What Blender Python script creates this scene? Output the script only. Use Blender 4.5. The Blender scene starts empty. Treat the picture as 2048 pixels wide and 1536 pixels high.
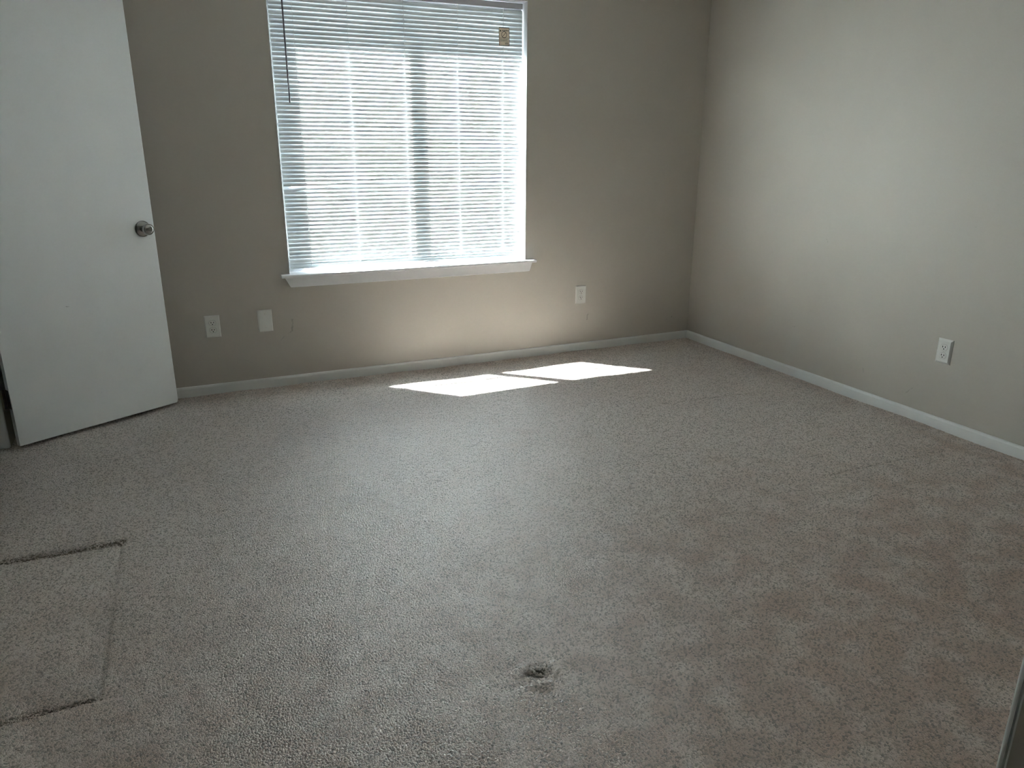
import bpy, bmesh, math, random
import numpy as np
from mathutils import Vector, Matrix

S = bpy.context.scene
C = S.collection
random.seed(7)
rng = np.random.default_rng(11)

# ------------------------------------------------------------------ camera
# room corner (window wall / right wall / carpet) is the origin; window wall is y=0,
# right wall is x=0, the room lies at x<0, y<0, z up, metres
F_PX, YAW, PITCH, ROLL = 1495.94, 0.425933, 0.306549, 0.003346
cam_d = bpy.data.cameras.new('camera')
cam_d.sensor_fit = 'HORIZONTAL'; cam_d.sensor_width = 36.0
cam_d.lens = 36.0 * F_PX / 2048.0
cam_d.clip_start = 0.02; cam_d.clip_end = 500
cam = bpy.data.objects.new('camera', cam_d); C.objects.link(cam)
fw = Vector((math.sin(YAW)*math.cos(PITCH), math.cos(YAW)*math.cos(PITCH), -math.sin(PITCH)))
rt = Vector((math.cos(YAW), -math.sin(YAW), 0)); up = rt.cross(fw)
r2 = math.cos(ROLL)*rt + math.sin(ROLL)*up
u2 = -math.sin(ROLL)*rt + math.cos(ROLL)*up
M = Matrix((r2, u2, -fw)).transposed().to_4x4()
M.translation = Vector((-3.45675, -4.44504, 1.36))
cam.matrix_world = M
S.camera = cam

# ------------------------------------------------------------------ light
SUN_DIR = Vector((0.362, -0.355, -1.0)).normalized()          # direction the sunlight travels
W = bpy.data.worlds.new('sky'); S.world = W; W.use_nodes = True
wn = W.node_tree; wn.nodes.clear()
sky = wn.nodes.new('ShaderNodeTexSky'); sky.sky_type = 'NISHITA'
sky.sun_disc = False
sky.sun_elevation = math.asin(-SUN_DIR.z)
sky.sun_rotation = math.atan2(-SUN_DIR.x, -SUN_DIR.y)
sky.air_density = 1.0; sky.dust_density = 1.5; sky.ozone_density = 1.0
bg = wn.nodes.new('ShaderNodeBackground'); bg.inputs['Strength'].default_value = 0.26
wo = wn.nodes.new('ShaderNodeOutputWorld')
wn.links.new(sky.outputs[0], bg.inputs[0]); wn.links.new(bg.outputs[0], wo.inputs[0])

sun_d = bpy.data.lights.new('sun', 'SUN'); sun_d.energy = 465.0; sun_d.angle = math.radians(0.53)
sun_d.color = (1.0, 0.985, 0.975)
sun = bpy.data.objects.new('sun', sun_d); C.objects.link(sun)
sun.rotation_euler = SUN_DIR.to_track_quat('-Z', 'Y').to_euler()
sun.location = (-3, 3, 6)

vs = S.view_settings
vs.view_transform = 'Standard'; vs.look = 'None'; vs.gamma = 1.0; vs.use_curve_mapping = False
vs.exposure = 0.0
S.cycles.max_bounces = 7; S.cycles.diffuse_bounces = 6; S.cycles.glossy_bounces = 3
S.cycles.transparent_max_bounces = 12; S.cycles.sample_clamp_indirect = 30.0
S.cycles.pixel_filter_type = "BOX"
S.cycles.caustics_reflective = False; S.cycles.caustics_refractive = False

# ------------------------------------------------------------------ materials
def new_mat(name):
    m = bpy.data.materials.new(name); m.use_nodes = True
    nt = m.node_tree; b = nt.nodes['Principled BSDF']
    return m, nt, b
def N(nt, typ, **kw):
    n = nt.nodes.new(typ)
    for k, v in kw.items(): setattr(n, k, v)
    return n
def simple(name, col, rough=0.5, metal=0.0, spec=0.5, noise=0.0, nscale=40.0, bump=0.0, bscale=200.0):
    m, nt, b = new_mat(name)
    b.inputs['Base Color'].default_value = (*col, 1); b.inputs['Roughness'].default_value = rough
    b.inputs['Metallic'].default_value = metal; b.inputs['Specular IOR Level'].default_value = spec
    tc = N(nt, 'ShaderNodeTexCoord')
    if noise:
        t = N(nt, 'ShaderNodeTexNoise'); t.inputs['Scale'].default_value = nscale; t.inputs['Detail'].default_value = 5
        nt.links.new(tc.outputs['Object'], t.inputs['Vector'])
        mx = N(nt, 'ShaderNodeMix', data_type='RGBA')
        mx.inputs[6].default_value = (*[c*(1-noise) for c in col], 1)
        mx.inputs[7].default_value = (*[min(1, c*(1+noise)) for c in col], 1)
        nt.links.new(t.outputs['Fac'], mx.inputs[0]); nt.links.new(mx.outputs[2], b.inputs['Base Color'])
    if bump:
        t2 = N(nt, 'ShaderNodeTexNoise'); t2.inputs['Scale'].default_value = bscale; t2.inputs['Detail'].default_value = 3
        nt.links.new(tc.outputs['Object'], t2.inputs['Vector'])
        bp = N(nt, 'ShaderNodeBump'); bp.inputs['Strength'].default_value = bump; bp.inputs['Distance'].default_value = 0.002
        nt.links.new(t2.outputs['Fac'], bp.inputs['Height']); nt.links.new(bp.outputs[0], b.inputs['Normal'])
    return m

def wall_paint(name, col, marks=(), rough=0.55):
    """greige rolled paint: faint mottling, orange-peel, and a few scuff marks.
    marks: (centre, direction, length, width, strength)"""
    m, nt, b = new_mat(name)
    L = nt.links.new
    tc = N(nt, 'ShaderNodeTexCoord')
    n1 = N(nt, 'ShaderNodeTexNoise'); n1.inputs['Scale'].default_value = 2.2; n1.inputs['Detail'].default_value = 6
    n1.inputs['Roughness'].default_value = 0.6
    L(tc.outputs['Object'], n1.inputs['Vector'])
    mx = N(nt, 'ShaderNodeMix', data_type='RGBA')
    mx.inputs[6].default_value = (*[c*0.95 for c in col], 1); mx.inputs[7].default_value = (*[c*1.05 for c in col], 1)
    L(n1.outputs['Fac'], mx.inputs[0])
    out = mx.outputs[2]
    if marks:
        nd = N(nt, 'ShaderNodeTexNoise'); nd.inputs['Scale'].default_value = 14; nd.inputs['Detail'].default_value = 4
        L(tc.outputs['Object'], nd.inputs['Vector'])
        sub = N(nt, 'ShaderNodeVectorMath', operation='SUBTRACT'); sub.inputs[1].default_value = (.5, .5, .5)
        L(nd.outputs['Color'], sub.inputs[0])
        sc = N(nt, 'ShaderNodeVectorMath', operation='SCALE'); sc.inputs['Scale'].default_value = 0.06
        L(sub.outputs[0], sc.inputs[0])
        ad = N(nt, 'ShaderNodeVectorMath', operation='ADD'); L(tc.outputs['Object'], ad.inputs[0]); L(sc.outputs[0], ad.inputs[1])
        acc = None
        for (c, d, ln, wd, st) in marks:
            d = Vector(d).normalized()
            s1 = N(nt, 'ShaderNodeVectorMath', operation='SUBTRACT'); s1.inputs[1].default_value = c; L(ad.outputs[0], s1.inputs[0])
            dt = N(nt, 'ShaderNodeVectorMath', operation='DOT_PRODUCT'); dt.inputs[1].default_value = d; L(s1.outputs[0], dt.inputs[0])
            cl = N(nt, 'ShaderNodeClamp'); cl.inputs['Min'].default_value = -ln/2; cl.inputs['Max'].default_value = ln/2; L(dt.outputs['Value'], cl.inputs['Value'])
            pv = N(nt, 'ShaderNodeVectorMath', operation='SCALE'); pv.inputs[0].default_value = d; L(cl.outputs[0], pv.inputs['Scale'])
            df = N(nt, 'ShaderNodeVectorMath', operation='DISTANCE'); L(s1.outputs[0], df.inputs[0]); L(pv.outputs[0], df.inputs[1])
            mr = N(nt, 'ShaderNodeMapRange'); mr.inputs['From Min'].default_value = 0; mr.inputs['From Max'].default_value = wd
            mr.inputs['To Min'].default_value = st; mr.inputs['To Max'].default_value = 0
            L(df.outputs['Value'], mr.inputs['Value'])
            if acc is None: acc = mr.outputs[0]
            else:
                mm = N(nt, 'ShaderNodeMath', operation='MAXIMUM'); L(acc, mm.inputs[0]); L(mr.outputs[0], mm.inputs[1]); acc = mm.outputs[0]
        m2 = N(nt, 'ShaderNodeMix', data_type='RGBA'); L(acc, m2.inputs[0]); L(out, m2.inputs[6])
        m2.inputs[7].default_value = (0.10, 0.095, 0.09, 1); out = m2.outputs[2]
    L(out, b.inputs['Base Color'])
    b.inputs['Roughness'].default_value = rough; b.inputs['Specular IOR Level'].default_value = 0.35
    n2 = N(nt, 'ShaderNodeTexNoise'); n2.inputs['Scale'].default_value = 130; n2.inputs['Detail'].default_value = 2
    L(tc.outputs['Object'], n2.inputs['Vector'])
    bp = N(nt, 'ShaderNodeBump'); bp.inputs['Strength'].default_value = 0.10; bp.inputs['Distance'].default_value = 0.002
    L(n2.outputs['Fac'], bp.inputs['Height']); L(bp.outputs[0], b.inputs['Normal'])
    return m

WALL = (0.475, 0.45, 0.40)
M_wall_back = wall_paint('wall_paint_back', WALL, [
    ((-2.858, 0, .365), (0.25, 0, 1), .07, .006, .45), ((-2.90, 0, .305), (1, 0, .8), .07, .005, .35),
    ((-3.404, 0, .884), (1, 0, .1), .03, .004, .4), ((-.18, 0, 1.105), (.2, 0, 1), .012, .004, .6),
    ((-.86, 0, .23), (.3, 0, 1), .03, .005, .5), ((-.145, 0, .165), (.1, 0, 1), .02, .005, .6),
    ((-.19, 0, .155), (1, 0, .5), .012, .004, .5)])
M_wall_right = wall_paint('wall_paint_right', WALL, [
    ((0, -1.592, .19), (0, .2, 1), .05, .004, .5), ((0, -1.38, .308), (0, .4, 1), .02, .004, .45),
    ((0, -1.224, .842), (0, .5, 1), .03, .003, .4), ((0, -1.91, .16), (0, -.8, .6), .08, .004, .4),
    ((0, -2.097, 1.02), (0, 1, .1), .015, .003, .5), ((0, -1.054, .32), (0, -.7, .5), .06, .004, .35),
    ((0, -1.75, .21), (0, .3, 1), .05, .003, .4)])
M_wall = wall_paint('wall_paint', WALL)
M_ceil = simple('ceiling_paint', (.72, .72, .70), .8, spec=.2, bump=.3, bscale=90)
M_white = simple('white_trim_paint', (.74, .76, .75), .38, spec=.4, noise=.03, nscale=9, bump=.05, bscale=60)
M_sill = simple('white_sill_paint', (.84, .85, .87), .35, spec=.4, noise=.04, nscale=14)
M_door = wall_paint('white_door_paint', (.87, .905, .915), [((.304, 0, .635), (1, 0, -.1), .035, .004, .5), ((.10, 0, .60), (1, 0, .2), .006, .003, .5),
    ((.772, 0, .905), (.3, 0, 1), .012, .003, .5), ((.40, 0, .17), (.1, 0, 1), .02, .002, .4)], rough=.42)
M_plate = simple('white_plastic', (.72, .72, .69), .3, spec=.5)
M_black = simple('dark_slot', (.01, .01, .01), .7)
M_steel = simple('satin_nickel', (.30, .29, .28), .18, metal=1.0, noise=.05, nscale=80)
M_hinge = simple('dark_hinge_metal', (.12, .11, .10), .45, metal=.8)
M_alu = simple('window_aluminium', (.34, .35, .36), .45, metal=.2, noise=.05)
M_wand = simple('grey_wand_plastic', (.16, .155, .18), .25, spec=.5)
M_cord = simple('white_cord', (.93, .94, .95), .8)
M_rail = simple('headrail_paint', (.50, .50, .54), .4)
M_tag = simple('tan_tag_card', (.86, .74, .60), .6)
M_ink = simple('black_print', (.03, .028, .025), .6)
M_ground = simple('outside_asphalt', (.055, .056, .058), .95, spec=.1, noise=.3, nscale=3)
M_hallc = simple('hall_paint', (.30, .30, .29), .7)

def slat_mat():
    m, nt, b = new_mat('blind_slat_vinyl')
    b.inputs['Base Color'].default_value = (.79, .84, .865, 1); b.inputs['Roughness'].default_value = .38
    b.inputs['Specular IOR Level'].default_value = .4
    tr = N(nt, 'ShaderNodeBsdfTranslucent'); tr.inputs['Color'].default_value = (.80, .85, .86, 1)
    mx = N(nt, 'ShaderNodeMixShader'); mx.inputs[0].default_value = .012
    o = nt.nodes['Material Output']
    nt.links.new(b.outputs[0], mx.inputs[1]); nt.links.new(tr.outputs[0], mx.inputs[2]); nt.links.new(mx.outputs[0], o.inputs[0])
    return m
M_slat = slat_mat()

def glass_mat():
    m = bpy.data.materials.new('window_glass'); m.use_nodes = True
    nt = m.node_tree; nt.nodes.clear()
    t = N(nt, 'ShaderNodeBsdfTransparent'); t.inputs[0].default_value = (.93, .96, .95, 1)
    g = N(nt, 'ShaderNodeBsdfGlossy'); g.inputs['Roughness'].default_value = .02
    mx = N(nt, 'ShaderNodeMixShader'); mx.inputs[0].default_value = .06; o = N(nt, 'ShaderNodeOutputMaterial')
    nt.links.new(t.outputs[0], mx.inputs[1]); nt.links.new(g.outputs[0], mx.inputs[2])
    nt.links.new(mx.outputs[0], o.inputs[0])
    return m
M_glass = glass_mat()

def carpet_mats():
    # backing between the tufts
    base = simple('carpet_backing', (.40, .35, .30), .95, spec=.1, noise=.25, nscale=60)
    m, nt, b = new_mat('carpet_yarn')
    L = nt.links.new
    oi = N(nt, 'ShaderNodeObjectInfo')
    cr = N(nt, 'ShaderNodeValToRGB')
    e = cr.color_ramp.elements
    e[0].position = 0; e[0].color = (.26, .215, .18, 1)
    e[1].position = 1; e[1].color = (.98, .92, .88, 1)
    for p_, c_ in ((.2, (.54, .455, .405, 1)), (.42, (.83, .73, .68, 1)), (.7, (.95, .86, .81, 1))):
        k = e.new(p_); k.color = c_
    L(oi.outputs['Random'], cr.inputs[0])
    # soiled, brownish patches over metres
    n1 = N(nt, 'ShaderNodeTexNoise'); n1.inputs['Scale'].default_value = 2.6; n1.inputs['Detail'].default_value = 7
    n1.inputs['Roughness'].default_value = .65
    L(oi.outputs['Location'], n1.inputs['Vector'])
    mr = N(nt, 'ShaderNodeMapRange'); mr.inputs['From Min'].default_value = .45; mr.inputs['From Max'].default_value = .75
    mr.inputs['To Min'].default_value = 0; mr.inputs['To Max'].default_value = .4
    L(n1.outputs['Fac'], mr.inputs['Value'])
    # trodden-in dirt along the skirting; towards the near doorway wear plus painted light falloff
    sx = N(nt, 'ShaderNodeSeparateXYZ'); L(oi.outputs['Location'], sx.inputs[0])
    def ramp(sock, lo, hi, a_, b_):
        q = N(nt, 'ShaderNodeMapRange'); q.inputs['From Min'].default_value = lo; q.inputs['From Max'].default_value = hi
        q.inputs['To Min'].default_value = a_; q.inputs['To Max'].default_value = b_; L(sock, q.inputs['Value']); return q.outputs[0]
    def op(o, a_, b_):
        q = N(nt, 'ShaderNodeMath', operation=o)
        for k_, v_ in ((0, a_), (1, b_)):
            if isinstance(v_, (int, float)): q.inputs[k_].default_value = v_
            else: L(v_, q.inputs[k_])
        return q.outputs[0]
    edge = op('MAXIMUM', ramp(sx.outputs[0], -.22, 0, 0, .75), ramp(sx.outputs[1], -.30, 0, 0, .75))
    soil_and_falloff = op('ADD', op('ADD', mr.outputs[0], edge), ramp(sx.outputs[1], -3.2, -1.8, 1.1, 0))
    n2 = N(nt, 'ShaderNodeTexNoise'); n2.inputs['Scale'].default_value = 9; n2.inputs['Detail'].default_value = 5; L(oi.outputs['Location'], n2.inputs['Vector'])
    soil_and_falloff = op('MULTIPLY', soil_and_falloff, ramp(n2.outputs['Fac'], .35, .65, .35, 1.15))
    d2 = N(nt, 'ShaderNodeVectorMath', operation='DISTANCE'); d2.inputs[1].default_value = (-2.69, -2.93, 0); L(oi.outputs['Location'], d2.inputs[0])
    soil_and_falloff = op('MAXIMUM', soil_and_falloff, ramp(d2.outputs['Value'], .02, .055, 1.0, 0))
    soil_and_falloff = op('MINIMUM', soil_and_falloff, 1.0)
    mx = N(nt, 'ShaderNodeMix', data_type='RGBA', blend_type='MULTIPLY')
    L(soil_and_falloff, mx.inputs[0]); L(cr.outputs[0], mx.inputs[6]); mx.inputs[7].default_value = (.67, .535, .46, 1)
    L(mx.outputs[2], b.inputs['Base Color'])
    b.inputs['Roughness'].default_value = .36; b.inputs['Specular IOR Level'].default_value = 1.0; b.inputs['IOR'].default_value = 2.2
    b.inputs['Sheen Weight'].default_value = 1.0; b.inputs['Sheen Roughness'].default_value = .32
    # a tuft is a brush of upright fibre ends, not a hard lump: its surface scatters more like the pile top
    ge = N(nt, 'ShaderNodeNewGeometry')
    s1 = N(nt, 'ShaderNodeVectorMath', operation='SCALE'); s1.inputs['Scale'].default_value = .32; L(ge.outputs['Normal'], s1.inputs[0])
    s2 = N(nt, 'ShaderNodeVectorMath', operation='ADD'); s2.inputs[1].default_value = (0, 0, .68); L(s1.outputs[0], s2.inputs[0])
    s3 = N(nt, 'ShaderNodeVectorMath', operation='NORMALIZE'); L(s2.outputs[0], s3.inputs[0])
    L(s3.outputs[0], b.inputs['Normal'])
    return base, m
M_backing, M_yarn = carpet_mats()

# ------------------------------------------------------------------ mesh helpers
def link(name, me, mat, parent=None, smooth=False):
    o = bpy.data.objects.new(name, me); C.objects.link(o)
    if mat is not None and not me.materials: me.materials.append(mat)
    if smooth:
        for p in me.polygons: p.use_smooth = True
    if parent is not None: o.parent = parent
    return o
def bm_obj(name, bm, mat, parent=None, smooth=False):
    bmesh.ops.recalc_face_normals(bm, faces=bm.faces[:])
    me = bpy.data.meshes.new(name); bm.to_mesh(me); bm.free()
    return link(name, me, mat, parent, smooth)
def box(bm, x0, x1, y0, y1, z0, z1):
    r = bmesh.ops.create_cube(bm, size=1.0)
    bmesh.ops.scale(bm, verts=r['verts'], vec=(x1-x0, y1-y0, z1-z0))
    bmesh.ops.translate(bm, verts=r['verts'], vec=((x0+x1)/2, (y0+y1)/2, (z0+z1)/2))
    return r['verts']
def bevel(bm, w, seg=2, edges=None):
    bmesh.ops.bevel(bm, geom=edges or bm.edges[:], offset=w, segments=seg, profile=.6, affect='EDGES')
def prism(bm, pts, axis, a, b):
    """polygon pts (2D) extruded along axis (0,1,2) from a to b"""
    def v3(p, t):
        q = list(p); q.insert(axis, t); return q
    v0 = [bm.verts.new(v3(p, a)) for p in pts]; v1 = [bm.verts.new(v3(p, b)) for p in pts]
    bm.faces.new(v0); bm.faces.new(v1[::-1])
    n = len(pts)
    for i in range(n): bm.faces.new((v0[i], v0[(i+1) % n], v1[(i+1) % n], v1[i]))
def lathe(bm, prof, seg=32, mat=None):
    """prof: (radius, height) along +z"""
    rings = []
    for r, h in prof:
        if r < 1e-6: rings.append([bm.verts.new((0, 0, h))])
        else: rings.append([bm.verts.new((r*math.cos(2*math.pi*i/seg), r*math.sin(2*math.pi*i/seg), h)) for i in range(seg)])
    for a, b in zip(rings, rings[1:]):
        if len(a) == 1 and len(b) == 1: continue
        for i in range(seg):
            j = (i+1) % seg
            if len(a) == 1: bm.faces.new((a[0], b[i], b[j]))
            elif len(b) == 1: bm.faces.new((a[i], a[j], b[0]))
            else: bm.faces.new((a[i], a[j], b[j], b[i]))
def rod(bm, p, q, r, seg=8):
    p, q = Vector(p), Vector(q); d = (q-p)
    g = bmesh.ops.create_cone(bm, cap_ends=True, segments=seg, radius1=r, radius2=r, depth=d.length)
    bmesh.ops.transform(bm, verts=g['verts'], matrix=Matrix.Translation((p+q)/2) @ d.to_track_quat('Z', 'Y').to_matrix().to_4x4())
def empty(name, loc=(0, 0, 0), rot=(0, 0, 0)):
    o = bpy.data.objects.new(name, None); C.objects.link(o)
    o.location = loc; o.rotation_euler = rot; o.empty_display_size = .05
    return o
def tag(o, label, cat, group=None, kind=None):
    o['label'] = label; o['category'] = cat
    if group: o['group'] = group
    if kind: o['kind'] = kind
    return o

# ------------------------------------------------------------------ the room shell
ROOM_L, ROOM_F, CEIL = -4.245, -4.16, 2.46
WX0, WX1, WZ0, WZ1 = -2.848, -1.350, 0.66, 2.185     # clear window opening
LIN = 0.003                                         # reveal lining thickness
DY0, DY1 = -1.30, -0.49                             # left doorway
FX0, FX1 = -3.70, -2.889                            # doorway the picture is taken from

bm = bmesh.new()
ox0, ox1, oz0, oz1 = WX0-LIN, WX1+LIN, 0.60, WZ1+LIN
box(bm, ROOM_L-.15, ox0, 0, .145, -.3, CEIL+.2); box(bm, ox1, .15, 0, .145, -.3, CEIL+.2)
box(bm, ox0, ox1, 0, .145, -.3, oz0); box(bm, ox0, ox1, 0, .145, oz1, CEIL+.2)
tag(bm_obj('wall_back', bm, M_wall_back), 'greige painted wall around the window', 'wall', kind='structure')

bm = bmesh.new(); box(bm, 0, .15, -5.9, 0, -.3, CEIL+.2)
tag(bm_obj('wall_right', bm, M_wall_right), 'greige painted wall at right with one raised outlet', 'wall', kind='structure')

bm = bmesh.new()
def arc_pts(cx, cy, r, a0, a1, n=6):
    return [(cx+r*math.cos(a0+(a1-a0)*i/n), cy+r*math.sin(a0+(a1-a0)*i/n)) for i in range(n+1)]
box(bm, ROOM_L-.12, ROOM_L-.014, DY1+.018, 0, -.3, CEIL)
box(bm, ROOM_L-.12, ROOM_L, ROOM_F, DY0, -.3, CEIL); box(bm, ROOM_L-.12, ROOM_L, DY0, DY1+.018, 2.06, CEIL)
tag(bm_obj('wall_left', bm, M_wall), 'greige wall behind the open white door', 'wall', kind='structure')

bm = bmesh.new()
box(bm, FX1+.018, 0, ROOM_F-.12, ROOM_F, -.3, CEIL); box(bm, ROOM_L-.12, FX0, ROOM_F-.12, ROOM_F, -.3, CEIL)
box(bm, FX0, FX1+.018, ROOM_F-.12, ROOM_F, 2.06, CEIL)
tag(bm_obj('wall_front', bm, M_wall), 'greige wall holding the near doorway', 'wall', kind='structure')

bm = bmesh.new(); box(bm, -5.6, .15, -5.9, .145, CEIL, CEIL+.15)
tag(bm_obj('ceiling', bm, M_ceil), 'white ceiling above the room', 'ceiling', kind='structure')

# passages beyond the two doorways keep the room closed
bm = bmesh.new()
box(bm, -4.75, -4.65, -5.9, -4.28, -.3, CEIL); box(bm, -2.0, -1.9, -5.9, -4.28, -.3, CEIL); box(bm, -4.75, -1.9, -6.0, -5.9, -.3, CEIL)
box(bm, -4.75, ROOM_L-.12, -4.28, -4.16, -.3, CEIL)
tag(bm_obj('wall_hallway', bm, M_hallc), 'dim hallway walls behind the near doorway', 'wall', kind='structure')
bm = bmesh.new()
box(bm, -5.5, -5.4, -2.0, -.1, -.3, CEIL); box(bm, -5.4, ROOM_L-.12, -.2, -.1, -.3, CEIL); box(bm, -5.4, ROOM_L-.12, -2.0, -1.9, -.3, CEIL)
tag(bm_obj('wall_passage', bm, M_hallc), 'dim passage walls beyond the left doorway', 'wall', kind='structure')

# ------------------------------------------------------------------ carpet
def carpet_height(X, Y):
    Z = np.zeros_like(X)
    # slow waves of a worn stretched carpet
    for i in range(14):
        a = rng.uniform(0, math.pi); k = rng.uniform(3, 16); ph = rng.uniform(0, 6.28)
        Z += .0010*np.sin(k*(X*math.cos(a)+Y*math.sin(a))+ph)*rng.uniform(.3, 1)
    def seg(ax, ay, bx, by):
        dx, dy = bx-ax, by-ay; L2 = dx*dx+dy*dy
        t = np.clip(((X-ax)*dx+(Y-ay)*dy)/L2, 0, 1)
        d = np.hypot(X-ax-t*dx, Y-ay-t*dy)
        return d, t
    # dents left by a piece of furniture on the left
    inside = (1/(1+np.exp((X+3.752)/.006))) * (1/(1+np.exp((Y+1.663)/.006))) * (1/(1+np.exp(-(Y+2.543)/.006)))
    Z -= .007*inside
    for s in ((-4.3, -1.655, -3.735, -1.665), (-4.3, -2.548, -3.765, -2.540)):
        d, t = seg(*s); Z -= .024*np.exp(-(d/.010)**2)
    d, t = seg(-3.750, -1.67, -3.772, -2.54); Z -= .014*np.exp(-(d/.010)**2)
    # faint furniture lines on the right
    for s, dep in (((-1.06, -1.192, -.47, -1.243), .012), ((-1.04, -2.288, -.25, -2.306), .009), ((-.72, -2.12, -.46, -2.13), .007)):
        d, t = seg(*s); Z -= dep*np.exp(-(d/.007)**2)
    # pulled spot in the middle
    d = np.hypot(X+2.69, (Y+2.93)*1.1)
    a = np.arctan2(Y+2.93, X+2.69)
    Z -= .015*np.exp(-(d/.024)**2)
    Z += .009*np.exp(-((d-.048)/.016)**2)*(0.6+.4*np.sin(3*a+.7))
    return Z
step = .009
xs = np.arange(ROOM_L-.12, 0.0001, step); xs = np.append(xs, 0.0)
ys = np.arange(-4.45, 0.0001, step); ys = np.append(ys, 0.0)
X, Y = np.meshgrid(xs, ys)
Zc = carpet_height(X, Y)
PILE = .006
nx, ny = len(xs), len(ys)
V = np.stack([X.ravel(), Y.ravel(), (Zc-PILE).ravel()], 1)
idx = np.arange(nx*ny).reshape(ny, nx)
Fq = np.stack([idx[:-1, :-1].ravel(), idx[:-1, 1:].ravel(), idx[1:, 1:].ravel(), idx[1:, :-1].ravel()], 1)
me = bpy.data.meshes.new('floor'); me.from_pydata(V.tolist(), [], Fq.tolist())
floor = link('floor', me, M_backing, smooth=True)
tag(floor, 'wall to wall beige speckled carpet floor', 'floor', kind='structure')
bm = bmesh.new()
box(bm, -5.5, ROOM_L-.12, -2.0, -.1, -.3, -.004); box(bm, -4.75, -1.9, -5.9, -4.45, -.3, -.004)
tag(bm_obj('floor_hallway', bm, simple('hall_carpet', (.40, .36, .32), .95, noise=.2, nscale=120)), 'carpet continuing into the passages', 'floor', kind='structure')

# tuft of yarn: two short twisted strands that arch out of the backing and lie over each other
def tuft_mesh():
    bm = bmesh.new()
    def strand(ox, oy, ang, ln, r, h):
        rings = []
        for i in range(5):
            t = i/4; x = (t-.5)*ln
            z = h*math.sin(math.pi*min(1, .12+t*.80))-.0012
            rr = r*(.55, .95, 1.05, .95, .5)[i]
            ring = []
            for k in range(5):
                a_ = 2*math.pi*k/5+t*1.3
                lx, ly, lz = x, rr*math.cos(a_)+.0007*math.sin(3*t), z+rr*.75*math.sin(a_)+.0005
                ring.append(bm.verts.new((ox+lx*math.cos(ang)-ly*math.sin(ang), oy+lx*math.sin(ang)+ly*math.cos(ang), lz)))
            rings.append(ring)
        for p_, q_ in zip(rings, rings[1:]):
            for k in range(5): bm.faces.new((p_[k], p_[(k+1) % 5], q_[(k+1) % 5], q_[k]))
        bm.faces.new(rings[0][::-1]); bm.faces.new(rings[-1])
    strand(0, .0009, .22, .0094, .00165, .0052)
    strand(.0005, -.0014, -.30, .0082, .00150, .0044)
    bmesh.ops.recalc_face_normals(bm, faces=bm.faces[:])
    me = bpy.data.meshes.new('tuft'); bm.to_mesh(me); bm.free()
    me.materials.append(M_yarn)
    for p in me.polygons: p.use_smooth = True
    return me
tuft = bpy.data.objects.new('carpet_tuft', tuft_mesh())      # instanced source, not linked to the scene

def pile_points():
    # jittered grid over the carpet the room shows, spacing ~4.8 mm
    sp = .0048
    gx = np.arange(ROOM_L-.11, -.006, sp); gy = np.arange(ROOM_F, -.006, sp)
    PX, PY = np.meshgrid(gx, gy)
    PX = PX + rng.uniform(-.5, .5, PX.shape)*sp*.95; PY = PY + rng.uniform(-.5, .5, PY.shape)*sp*.95
    keep = (PX < -.002) & (PY < -.002)
    px, py = PX[keep], PY[keep]
    ix = np.clip((px-xs[0])/step, 0, nx-2); iy = np.clip((py-ys[0])/step, 0, ny-2)
    i0 = ix.astype(int); j0 = iy.astype(int); fx = ix-i0; fy = iy-j0
    z = (Zc[j0, i0]*(1-fx)*(1-fy)+Zc[j0, i0+1]*fx*(1-fy)+Zc[j0+1, i0]*(1-fx)*fy+Zc[j0+1, i0+1]*fx*fy)
    dd = np.hypot(px+2.69, py+2.93)
    z = z + rng.normal(0, .006, z.shape)*np.exp(-(dd/.04)**2)
    return np.stack([px, py, z-PILE], 1)
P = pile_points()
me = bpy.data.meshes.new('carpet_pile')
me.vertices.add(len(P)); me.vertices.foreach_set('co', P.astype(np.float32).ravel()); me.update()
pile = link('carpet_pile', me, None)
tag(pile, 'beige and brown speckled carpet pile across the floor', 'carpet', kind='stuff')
ng = bpy.data.node_groups.new('scatter_tufts', 'GeometryNodeTree')
ng.interface.new_socket('Geometry', in_out='INPUT', socket_type='NodeSocketGeometry')
ng.interface.new_socket('Geometry', in_out='OUTPUT', socket_type='NodeSocketGeometry')
gi = ng.nodes.new('NodeGroupInput'); go = ng.nodes.new('NodeGroupOutput')
m2p = ng.nodes.new('GeometryNodeMeshToPoints')
iop = ng.nodes.new('GeometryNodeInstanceOnPoints')
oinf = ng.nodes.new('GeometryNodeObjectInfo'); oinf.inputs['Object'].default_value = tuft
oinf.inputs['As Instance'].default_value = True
def rv(lo, hi, typ='FLOAT_VECTOR'):
    r = ng.nodes.new('FunctionNodeRandomValue'); r.data_type = typ
    if typ == 'FLOAT_VECTOR': r.inputs[0].default_value = lo; r.inputs[1].default_value = hi; return r.outputs[0]
    r.inputs[2].default_value = lo; r.inputs[3].default_value = hi; return r.outputs[1]
ng.links.new(gi.outputs[0], m2p.inputs[0]); ng.links.new(m2p.outputs[0], iop.inputs['Points'])
ng.links.new(oinf.outputs['Geometry'], iop.inputs['Instance'])
ng.links.new(rv((-.22, -.26, 0), (.22, .26, 6.283)), iop.inputs['Rotation'])
ng.links.new(rv((.75, .8, .75), (1.2, 1.25, 1.25)), iop.inputs['Scale'])
ng.links.new(iop.outputs[0], go.inputs[0])
md = pile.modifiers.new('tufts', 'NODES'); md.node_group = ng

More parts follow.
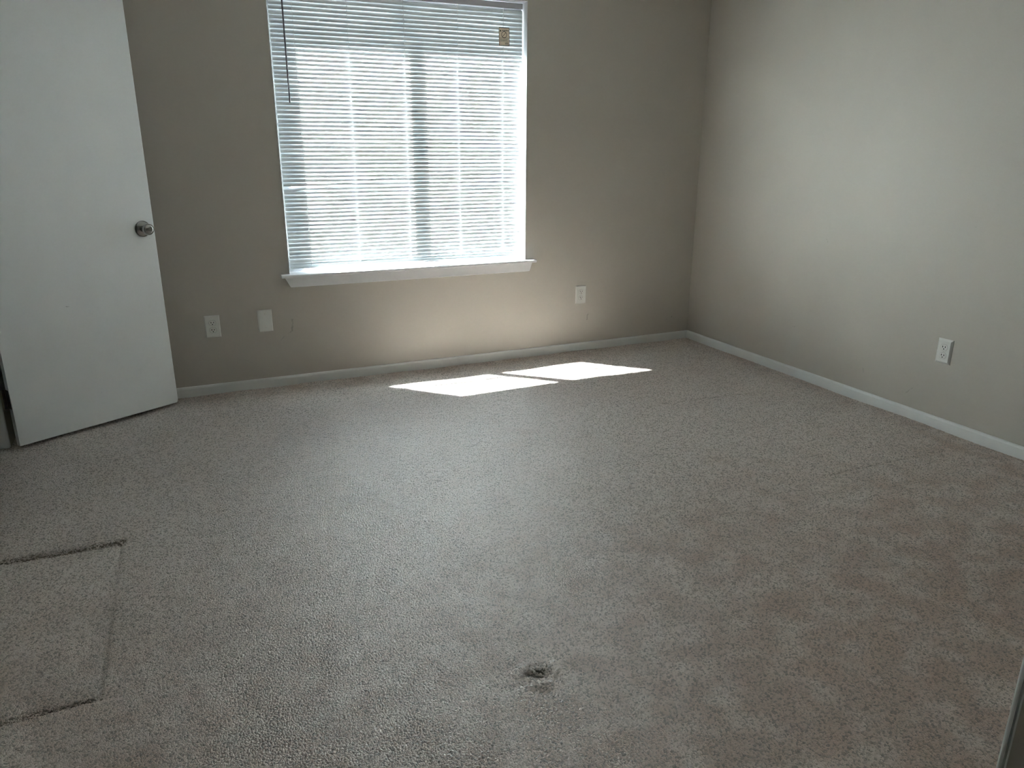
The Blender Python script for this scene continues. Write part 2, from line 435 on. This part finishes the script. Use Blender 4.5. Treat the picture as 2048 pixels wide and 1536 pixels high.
# ------------------------------------------------------------------ baseboards
def base_profile(t, h):        # (depth from wall, z)
    return [(0, -.02), (t, -.02), (t, h-.012), (t*.8, h-.004), (t*.45, h), (0, h)]
bm = bmesh.new(); prism(bm, [(-d, z) for d, z in base_profile(.012, .056)], 0, -4.245, 0)
tag(bm_obj('baseboard_back', bm, M_white), 'white baseboard under the window wall', 'baseboard', kind='structure')
bm = bmesh.new(); prism(bm, [(-d, z) for d, z in base_profile(.012, .058)], 1, -4.16, -.012)
tag(bm_obj('baseboard_right', bm, M_white), 'white baseboard along the right wall', 'baseboard', kind='structure')

# ------------------------------------------------------------------ door jambs
bm = bmesh.new()
pts = [(ROOM_L-.125, DY1+.018)] + arc_pts(ROOM_L-.125+.004, DY1+.004, .004, math.pi, 1.5*math.pi, 3) \
    + arc_pts(ROOM_L-.014-.012, DY1+.012, .012, -math.pi/2, 0, 6) + [(ROOM_L-.014, DY1+.018)]
prism(bm, pts, 2, -.01, 2.06)
box(bm, ROOM_L-.125, ROOM_L+.004, DY0-.002, DY0+.018, -.01, 2.06)
box(bm, ROOM_L-.125, ROOM_L+.004, DY0, DY1, 2.042, 2.06)
tag(bm_obj('trim_1', bm, M_white), 'white jamb the open door hangs on', 'door frame', kind='structure')

bm = bmesh.new()      # near doorway, only its right jamb edge is in view
jx = FX1+.018
pts = [(jx+.06, ROOM_F), (jx+.06, ROOM_F+.009)] + arc_pts(jx+.004, ROOM_F+.005, .004, math.pi/2, math.pi, 5) + [(jx, ROOM_F+.0035), (jx+.0018, ROOM_F+.0025)] \
    + arc_pts(jx+.0030, ROOM_F+.0005, .0022, math.pi*.7, math.pi, 3) + [(jx+.0030, ROOM_F-.0025), (jx+.0030, ROOM_F-.125), (jx+.016, ROOM_F-.125), (jx+.016, ROOM_F)]
prism(bm, pts, 2, -.01, 2.06)
box(bm, FX0-.002, FX0+.014, ROOM_F-.125, ROOM_F+.005, -.01, 2.06)
box(bm, FX0, FX1+.018, ROOM_F-.125, ROOM_F+.005, 2.045, 2.06)
tag(bm_obj('trim_2', bm, M_white), 'white casing edge of the near doorway at lower right', 'door frame', kind='structure')

# ------------------------------------------------------------------ window
win = empty('window_1', ((WX0+WX1)/2, .11, WZ0))
tag(win, 'two-pane sliding window behind the white mini blind', 'window', kind='structure')
def wchild(name, bm, mat, par=None, smooth=False):
    o = bm_obj(name, bm, mat, par or win, smooth)
    if par is None: o.matrix_parent_inverse = Matrix.Translation(win.location).inverted()
    return o
bm = bmesh.new(); box(bm, WX0-LIN, WX0, -.003, .085, WZ0, WZ1+LIN); bevel(bm, .0008, 1); wchild('reveal_lining', bm, M_sill)
bm = bmesh.new(); box(bm, WX1, WX1+LIN, -.003, .085, WZ0, WZ1+LIN); bevel(bm, .0008, 1); wchild('reveal_lining', bm, M_sill)
bm = bmesh.new(); box(bm, WX0, WX1, -.003, .085, WZ1, WZ1+LIN); bevel(bm, .0008, 1); wchild('reveal_lining', bm, M_sill)
# stool with horns: profile with a rounded nose
bm = bmesh.new()
def stool(bm):
    z1, z0 = .660, .642
    prof = [(.085, z0), (-.041, z0)] + arc_pts(-.041, z0+.005, .005, -math.pi/2, -math.pi, 3) + arc_pts(-.038, z1-.008, .008, math.pi, math.pi/2, 4) + [(.085, z1)]
    inner = [(y, z) for y, z in prof]
    prism(bm, inner, 0, WX0, WX1)
    horn = [(min(y, -.0005), z) for y, z in prof]
    prism(bm, horn, 0, -2.900, WX0); prism(bm, horn, 0, WX1, -1.286)
stool(bm); wchild('window_sill', bm, M_sill)
bm = bmesh.new()
tx0, tx1, bx0, bx1 = -2.880, -1.302, -2.850, -1.322
v = []
for y in (-.0005, -.016):
    v.append([bm.verts.new(c) for c in ((tx0, y, .642), (tx1, y, .642), (bx1, y, .583), (bx0, y, .583))])
bm.faces.new(v[0]); bm.faces.new(v[1][::-1])
for i in range(4): bm.faces.new((v[0][i], v[0][(i+1) % 4], v[1][(i+1) % 4], v[1][i]))
bevel(bm, .003, 2); wchild('apron', bm, M_sill)
# aluminium frame, meeting stile, sashes with panes
FY0, FY1 = .087, .137
bm = bmesh.new()
box(bm, WX0-LIN, -2.800, FY0, FY1, .60, WZ1+LIN); box(bm, -1.398, WX1+LIN, FY0, FY1, .60, WZ1+LIN)
box(bm, -2.80, -1.398, FY0, FY1, 2.125, WZ1+LIN); box(bm, -2.80, -1.398, FY0, FY1, .60, .685)
wchild('window_frame', bm, M_alu)
bm = bmesh.new(); box(bm, -2.116, -2.076, FY0, FY1, .685, 2.125); bevel(bm, .003, 1); wchild('mullion', bm, M_alu)
for (a, b, yy) in ((-2.800, -2.116, .105), (-2.076, -1.398, .122)):
    bm = bmesh.new()
    box(bm, a, a+.012, yy-.008, yy+.008, .685, 2.125); box(bm, b-.012, b, yy-.008, yy+.008, .685, 2.125)
    box(bm, a+.012, b-.012, yy-.008, yy+.008, .685, .697); box(bm, a+.012, b-.012, yy-.008, yy+.008, 2.113, 2.125)
    sash = wchild('sash', bm, M_alu)
    bm = bmesh.new(); box(bm, a+.012, b-.012, yy-.0015, yy+.0015, .697, 2.113)
    bm_obj('pane', bm, M_glass, sash)

# ------------------------------------------------------------------ mini blind
BX0, BX1, BY = -2.836, -1.362, .046
blind = empty('window_blind', ((BX0+BX1)/2, BY, .675))
tag(blind, 'white horizontal mini blind lowered over the window', 'blind')
off = Vector(blind.location)
bm = bmesh.new(); box(bm, BX0, BX1, -.0135, .0135, 2.147-off.z, 2.178-off.z)
bmesh.ops.translate(bm, verts=bm.verts, vec=(-off.x, 0, 0)); bevel(bm, .003, 2); bm_obj('headrail', bm, M_rail, blind)
SW, SAG, TILT, PITCHZ = .0285, .0055, math.radians(65.3), .02262
CORDS = (-2.715, -2.424, -2.104, -1.780, -1.490)
NS, NP = 48, 6
def slat_mesh(name, wav, twist=None, droop=None):
    """curved vinyl slat along x (local), crown toward the room; wav: small sag between cords"""
    vs_, fs = [], []
    L = BX1-BX0
    for i in range(NS+1):
        x = -L/2+L*i/NS; wx = x+(BX0+BX1)/2
        th = TILT+(twist(wx) if twist else 0)
        dz = sum(a*math.sin(k*x+p) for a, k, p in wav)+(droop(wx) if droop else 0)
        for j in range(NP+1):
            u = j/NP-.5
            cy, cz = -math.cos(th), -math.sin(th); ny_, nz_ = -math.sin(th), math.cos(th)
            s = SAG*(1-4*u*u)
            vs_.append((x, SW*u*cy+s*ny_, SW*u*cz+s*nz_+dz))
    for i in range(NS):
        for j in range(NP):
            a = i*(NP+1)+j; fs.append((a, a+1, a+NP+2, a+NP+1))
    me = bpy.data.meshes.new(name); me.from_pydata(vs_, [], fs)
    for p in me.polygons: p.use_smooth = True
    me.materials.append(M_slat)
    return me
variants = []
for q in range(7):
    wav = [(random.uniform(.0001, .0007), random.uniform(4, 11), random.uniform(0, 6.28)) for _ in range(3)]
    tw = [(random.uniform(.01, .035), random.uniform(2, 9), random.uniform(0, 6.28)) for _ in range(2)]
    variants.append(slat_mesh('slat', wav, twist=lambda wx, tw=tw: sum(a*math.sin(k*wx+p) for a, k, p in tw)))
sm = lambda t: max(0, min(1, t))**2*(3-2*max(0, min(1, t)))
bent_left = slat_mesh('slat', [(.0004, 6, 1)], twist=lambda wx: -.42*sm((-2.66-wx)/.06), droop=lambda wx: -.011*sm((-2.69-wx)/.12))
bent_mid = slat_mesh('slat', [(.0004, 6, 1)], twist=lambda wx: -.30*math.exp(-((wx+2.50)/.09)**2), droop=lambda wx: .003*math.exp(-((wx+2.5)/.08)**2))
bent_mid2 = slat_mesh('slat', [(.0004, 6, 1)], twist=lambda wx: -.28*math.exp(-((wx+2.22)/.14)**2), droop=lambda wx: .002*math.exp(-((wx+2.22)/.1)**2))
bent_right = slat_mesh('slat', [(.0004, 6, 1)], twist=lambda wx: -.40*sm((wx+1.48)/.09), droop=lambda wx: -.008*sm((wx+1.48)/.1))
zs = []
z = 2.131
while z > .725: zs.append(z); z -= PITCHZ
zs += [z+.004, z-.008, z-.017]
def near(v): return min(range(len(zs)), key=lambda i: abs(zs[i]-v))
special = {near(1.138): bent_left, near(1.161): bent_mid, near(1.184): bent_mid2, near(.735): bent_right}
for i, z in enumerate(zs):
    me = special.get(i) or random.choice(variants)
    o = bpy.data.objects.new('slat', me); C.objects.link(o); o.parent = blind
    o.location = (0, 0, z-off.z+random.uniform(-.0004, .0004))
    o.rotation_euler = (random.uniform(-.02, .02), random.uniform(-.0006, .0006), 0)
    if i >= len(zs)-3: o.rotation_euler = (-.45, .004*(1), 0)
bm = bmesh.new(); box(bm, -(BX1-BX0)/2, (BX1-BX0)/2, -.0125, .0125, -.006, .006); bevel(bm, .003, 2)
br = bm_obj('bottom_rail', bm, M_slat, blind); br.location = (0, -.004, .686-off.z); br.rotation_euler = (.2, .009, 0)
for cx in CORDS:
    bm = bmesh.new()
    for yy in (-.0125, .0125): rod(bm, (0, yy, .690-off.z), (0, yy, 2.150-off.z), .0012, 6)
    o = bm_obj('ladder_cord', bm, M_cord, blind); o.location = (cx-off.x, 0, 0)
bm = bmesh.new()
g = bmesh.ops.create_cone(bm, cap_ends=True, segments=6, radius1=.0042, radius2=.0042, depth=.555)
wand = bm_obj('tilt_wand', bm, M_wand, blind); wand.location = (-2.7665-off.x, -.026, 1.865-off.z); wand.rotation_euler = (0, 0, .2)
bm = bmesh.new(); rod(bm, (-2.7665-off.x, -.026, 2.140-off.z), (-2.7665-off.x, -.013, 2.158-off.z), .0018)
bm_obj('wand_hook', bm, M_steel, blind)

# ------------------------------------------------------------------ warning tag on the blind
tg = empty('warning_tag', (-1.4865, .0285, 1.990), (0, math.radians(-1.0), 0))
tag(tg, 'small tan warning tag hanging on the blind cord', 'tag')
TW, TH = .0680, .1000
bm = bmesh.new(); box(bm, -TW/2, TW/2, -.0005, .0005, -TH/2, TH/2); bm_obj('card', bm, M_tag, tg)
bm = bmesh.new(); yf, yb = -.0008, -.0004
bw = .0022
for (a, b, c, d) in ((-TW/2, TW/2, TH/2-bw*1.6, TH/2), (-TW/2, TW/2, -TH/2, -TH/2+bw), (-TW/2, -TW/2+bw, -TH/2, TH/2), (TW/2-bw, TW/2, -TH/2, TH/2), (-TW/2, TW/2, -.0075, -.0063)):
    box(bm, a, b, yf, yb, c, d)
bm_obj('border', bm, M_ink, tg)
bm = bmesh.new()
prism(bm, [(-.0295, .0275), (-.0175, .0275), (-.0235, .038)], 1, yf, yb); bm_obj('warning_triangle', bm, M_ink, tg)
def text_mesh(name, s, size, loc, mat, parent):
    cu = bpy.data.curves.new(name, 'FONT'); cu.body = s; cu.size = size; cu.align_x = 'CENTER'; cu.align_y = 'CENTER'; cu.extrude = .0002
    cu.offset = .0002
    t = bpy.data.objects.new(name, cu); C.objects.link(t)
    dg = bpy.context.evaluated_depsgraph_get()
    me = bpy.data.meshes.new_from_object(t.evaluated_get(dg))
    bpy.data.objects.remove(t); me.name = name
    me.transform(Matrix.Rotation(math.pi/2, 4, 'X'))
    o = link(name, me, mat, parent); o.location = loc
    return o
text_mesh('lettering', 'WARNING', .0090, (.0085, -.0008, .0325), M_ink, tg)
bm = bmesh.new()
n = 36; R0, R1 = .0155, .0180; cz = .0105
ring = []
for i in range(n):
    a = 2*math.pi*i/n
    ring.append([bm.verts.new((r*math.cos(a), y, cz+r*math.sin(a))) for r, y in ((R0, yf), (R1, yf), (R1, yb), (R0, yb))])
for i in range(n):
    A, B = ring[i], ring[(i+1) % n]
    for k in range(4): bm.faces.new((A[k], A[(k+1) % 4], B[(k+1) % 4], B[k]))
c45 = math.sqrt(.5)
for (w, l) in ((.0011, .0165),):
    pts = [(-l*c45-w*c45, cz-l*c45+w*c45), (-l*c45+w*c45, cz-l*c45-w*c45), (l*c45+w*c45, cz+l*c45-w*c45), (l*c45-w*c45, cz+l*c45+w*c45)]
    prism(bm, pts, 1, yf, yb)
bm_obj('prohibition_sign', bm, M_ink, tg)
bm = bmesh.new()
zt = -.0120
for r in range(5):
    x1 = .026 if r != 2 else .020
    x = -.027
    while x < x1:
        w = random.uniform(.003, .008); box(bm, x, min(x+w, x1), yf, yb, zt-.0009, zt+.0003); x += w+.0012
    zt -= .0036
zt = -.0320
for r in range(4):
    x = .006
    while x < .024:
        w = random.uniform(.003, .006); box(bm, x, min(x+w, .026), yf, yb, zt-.0010, zt+.0003); x += w+.0011
    zt -= .0032
bm_obj('fine_print', bm, M_ink, tg)

# ------------------------------------------------------------------ outlets (local: wall plane is y=0, facing -y)
def make_plate(parent, w, h, t, bv):
    bm = bmesh.new()
    a, b = (w/2, h/2), (w/2-bv, h/2-bv)
    lv = []
    for (hx, hz), y in (((a[0], a[1]), 0), ((a[0], a[1]), -.0018), ((b[0], b[1]), -t)):
        lv.append([bm.verts.new(c) for c in ((-hx, y, -hz), (hx, y, -hz), (hx, y, hz), (-hx, y, hz))])
    for p, q in zip(lv, lv[1:]):
        for i in range(4): bm.faces.new((p[i], p[(i+1) % 4], q[(i+1) % 4], q[i]))
    bm.faces.new(lv[-1])
    bm.faces.new(lv[0][::-1])
    ed = [e for e in bm.edges if all(abs(v.co.y+t) < 1e-6 for v in e.verts)]
    bmesh.ops.bevel(bm, geom=ed, offset=.0008, segments=2, affect='EDGES', profile=.5)
    return bm_obj('plate', bm, M_plate, parent)
def outlet(label, loc, rz, w=.081, h=.125, t=.0065, bv=.0045):
    o = empty('wall_outlet', loc, (0, 0, rz))
    tag(o, label, 'outlet', 'duplex wall outlets')
    make_plate(o, w, h, t, bv)
    for zz in (.0208, -.0208):
        # dark joint around the receptacle, then its proud face (circle with flat top and bottom)
        def shape(R, flat, y0, y1):
            bm = bmesh.new(); pts = []
            for i in range(28):
                a_ = 2*math.pi*i/28; pts.append((R*math.cos(a_), max(-flat, min(flat, R*math.sin(a_)))))
            prism(bm, pts, 1, y0, y1); return bm
        jt = bm_obj('joint', shape(.0190, .0158, -t-.0003, -.002), M_jointg, o); jt.location.z = zz
        rc = bm_obj('receptacle', shape(.0180, .0148, -t-.0014, -.002), M_plate, o); rc.location.z = zz
        for (xx, hh) in ((-.0068, .0046), (.0068, .0040)):
            bm = bmesh.new(); box(bm, xx-.0015, xx+.0015, -t-.0018, -t-.0005, .0030-hh, .0030+hh); bm_obj('slot', bm, M_black, rc)
        bm = bmesh.new(); prism(bm, [(.0028*math.cos(a_), -.0078+.0028*math.sin(a_)) for a_ in [math.pi*2*k/12 for k in range(12)]], 1, -t-.0018, -t-.0005)
        bm_obj('ground_hole', bm, M_black, rc)
    bm = bmesh.new(); lathe(bm, [(0, .0012), (.0022, .001), (.0030, 0)], 12)
    sc = bm_obj('screw', bm, M_steel_w, o); sc.rotation_euler = (math.pi/2, 0, 0); sc.location = (0, -t, 0)
    return o
M_jointg = simple('outlet_joint', (.28, .28, .27), .6)
M_steel_w = simple('painted_screw', (.62, .62, .59), .35)
outlet('white duplex outlet on the window wall nearest the open door', (-3.2937, 0, .3918), 0)
outlet('white duplex outlet on the window wall nearest the room corner', (-.9238, 0, .395), 0)
outlet('white duplex outlet and chunky plate on the right wall', (0, -2.050, .3965), -math.pi/2, t=.010, bv=.010)
bp = empty('blank_wall_plate', (-3.0085, 0, .3995))
tag(bp, 'blank white wall plate below the left end of the window', 'wall plate')
make_plate(bp, .080, .128, .0065, .0045)
for zz in (.041, -.041):
    bm = bmesh.new(); lathe(bm, [(0, .0010), (.0022, .0008), (.0030, 0)], 12)
    sc = bm_obj('screw', bm, M_steel_w, bp); sc.rotation_euler = (math.pi/2, 0, 0); sc.location = (0, -.0065, zz)

# ------------------------------------------------------------------ open door (local x along the leaf, -y is the face in view)
DANG = math.atan2(.4966, .868)
door = empty('door_1', (-4.2099, -.538, 0), (0, 0, DANG))
tag(door, 'plain white slab door standing open at left', 'door', kind='structure')
DW, DT, DB, DH = .7945, .035, .018, 2.035
bm = bmesh.new()
pts = [(0, DB), (DW-.012, DB), (DW-.004, DB+.003), (DW, DB+.016), (DW, DH), (0, DH)]
prism(bm, pts, 1, 0, DT); bevel(bm, .0015, 2)
leaf = bm_obj('door_leaf', bm, M_door, door)
bm = bmesh.new()
lathe(bm, [(0, .0), (.0395, .0), (.0405, .003), (.0385, .008), (.030, .013), (.018, .016), (.0145, .017)], 40)
rose = bm_obj('rose', bm, M_steel, door, True); rose.rotation_euler = (math.pi/2, 0, 0); rose.location = (.7330, 0, .9611)
bm = bmesh.new()
lathe(bm, [(.0145, .015), (.0125, .024), (.0125, .030), (.019, .034), (.0255, .041), (.0285, .050), (.0275, .059), (.0225, .067), (.013, .0712), (.006, .0718), (0, .0716)], 40)
knob = bm_obj('knob', bm, M_steel, door, True); knob.rotation_euler = (math.pi/2, 0, 0); knob.location = (.7330, 0, .9611)
for zz in (.245, 1.05, 1.82):
    bm = bmesh.new()
    rod(bm, (-.010, DT+.004, zz-.045), (-.010, DT+.004, zz+.045), .0058, 12)
    box(bm, -.0016, -.0002, .006, DT+.004, zz-.045, zz+.045)
    for k in (-.018, .0, .018): rod(bm, (-.010, DT+.004, zz+k-.0006), (-.010, DT+.004, zz+k+.0006), .0062, 12)
    bm_obj('hinge', bm, M_hinge, door)
bm = bmesh.new(); box(bm, DW-.0004, DW+.0012, .006, DT-.006, .93, .99); bm_obj('latch_plate', bm, M_steel, door)

# ------------------------------------------------------------------ outside
bm = bmesh.new(); box(bm, -40, 40, .145, 60, -.5, -.3)
tag(bm_obj('ground', bm, M_ground), 'dark asphalt ground outside the window', 'ground', kind='structure')
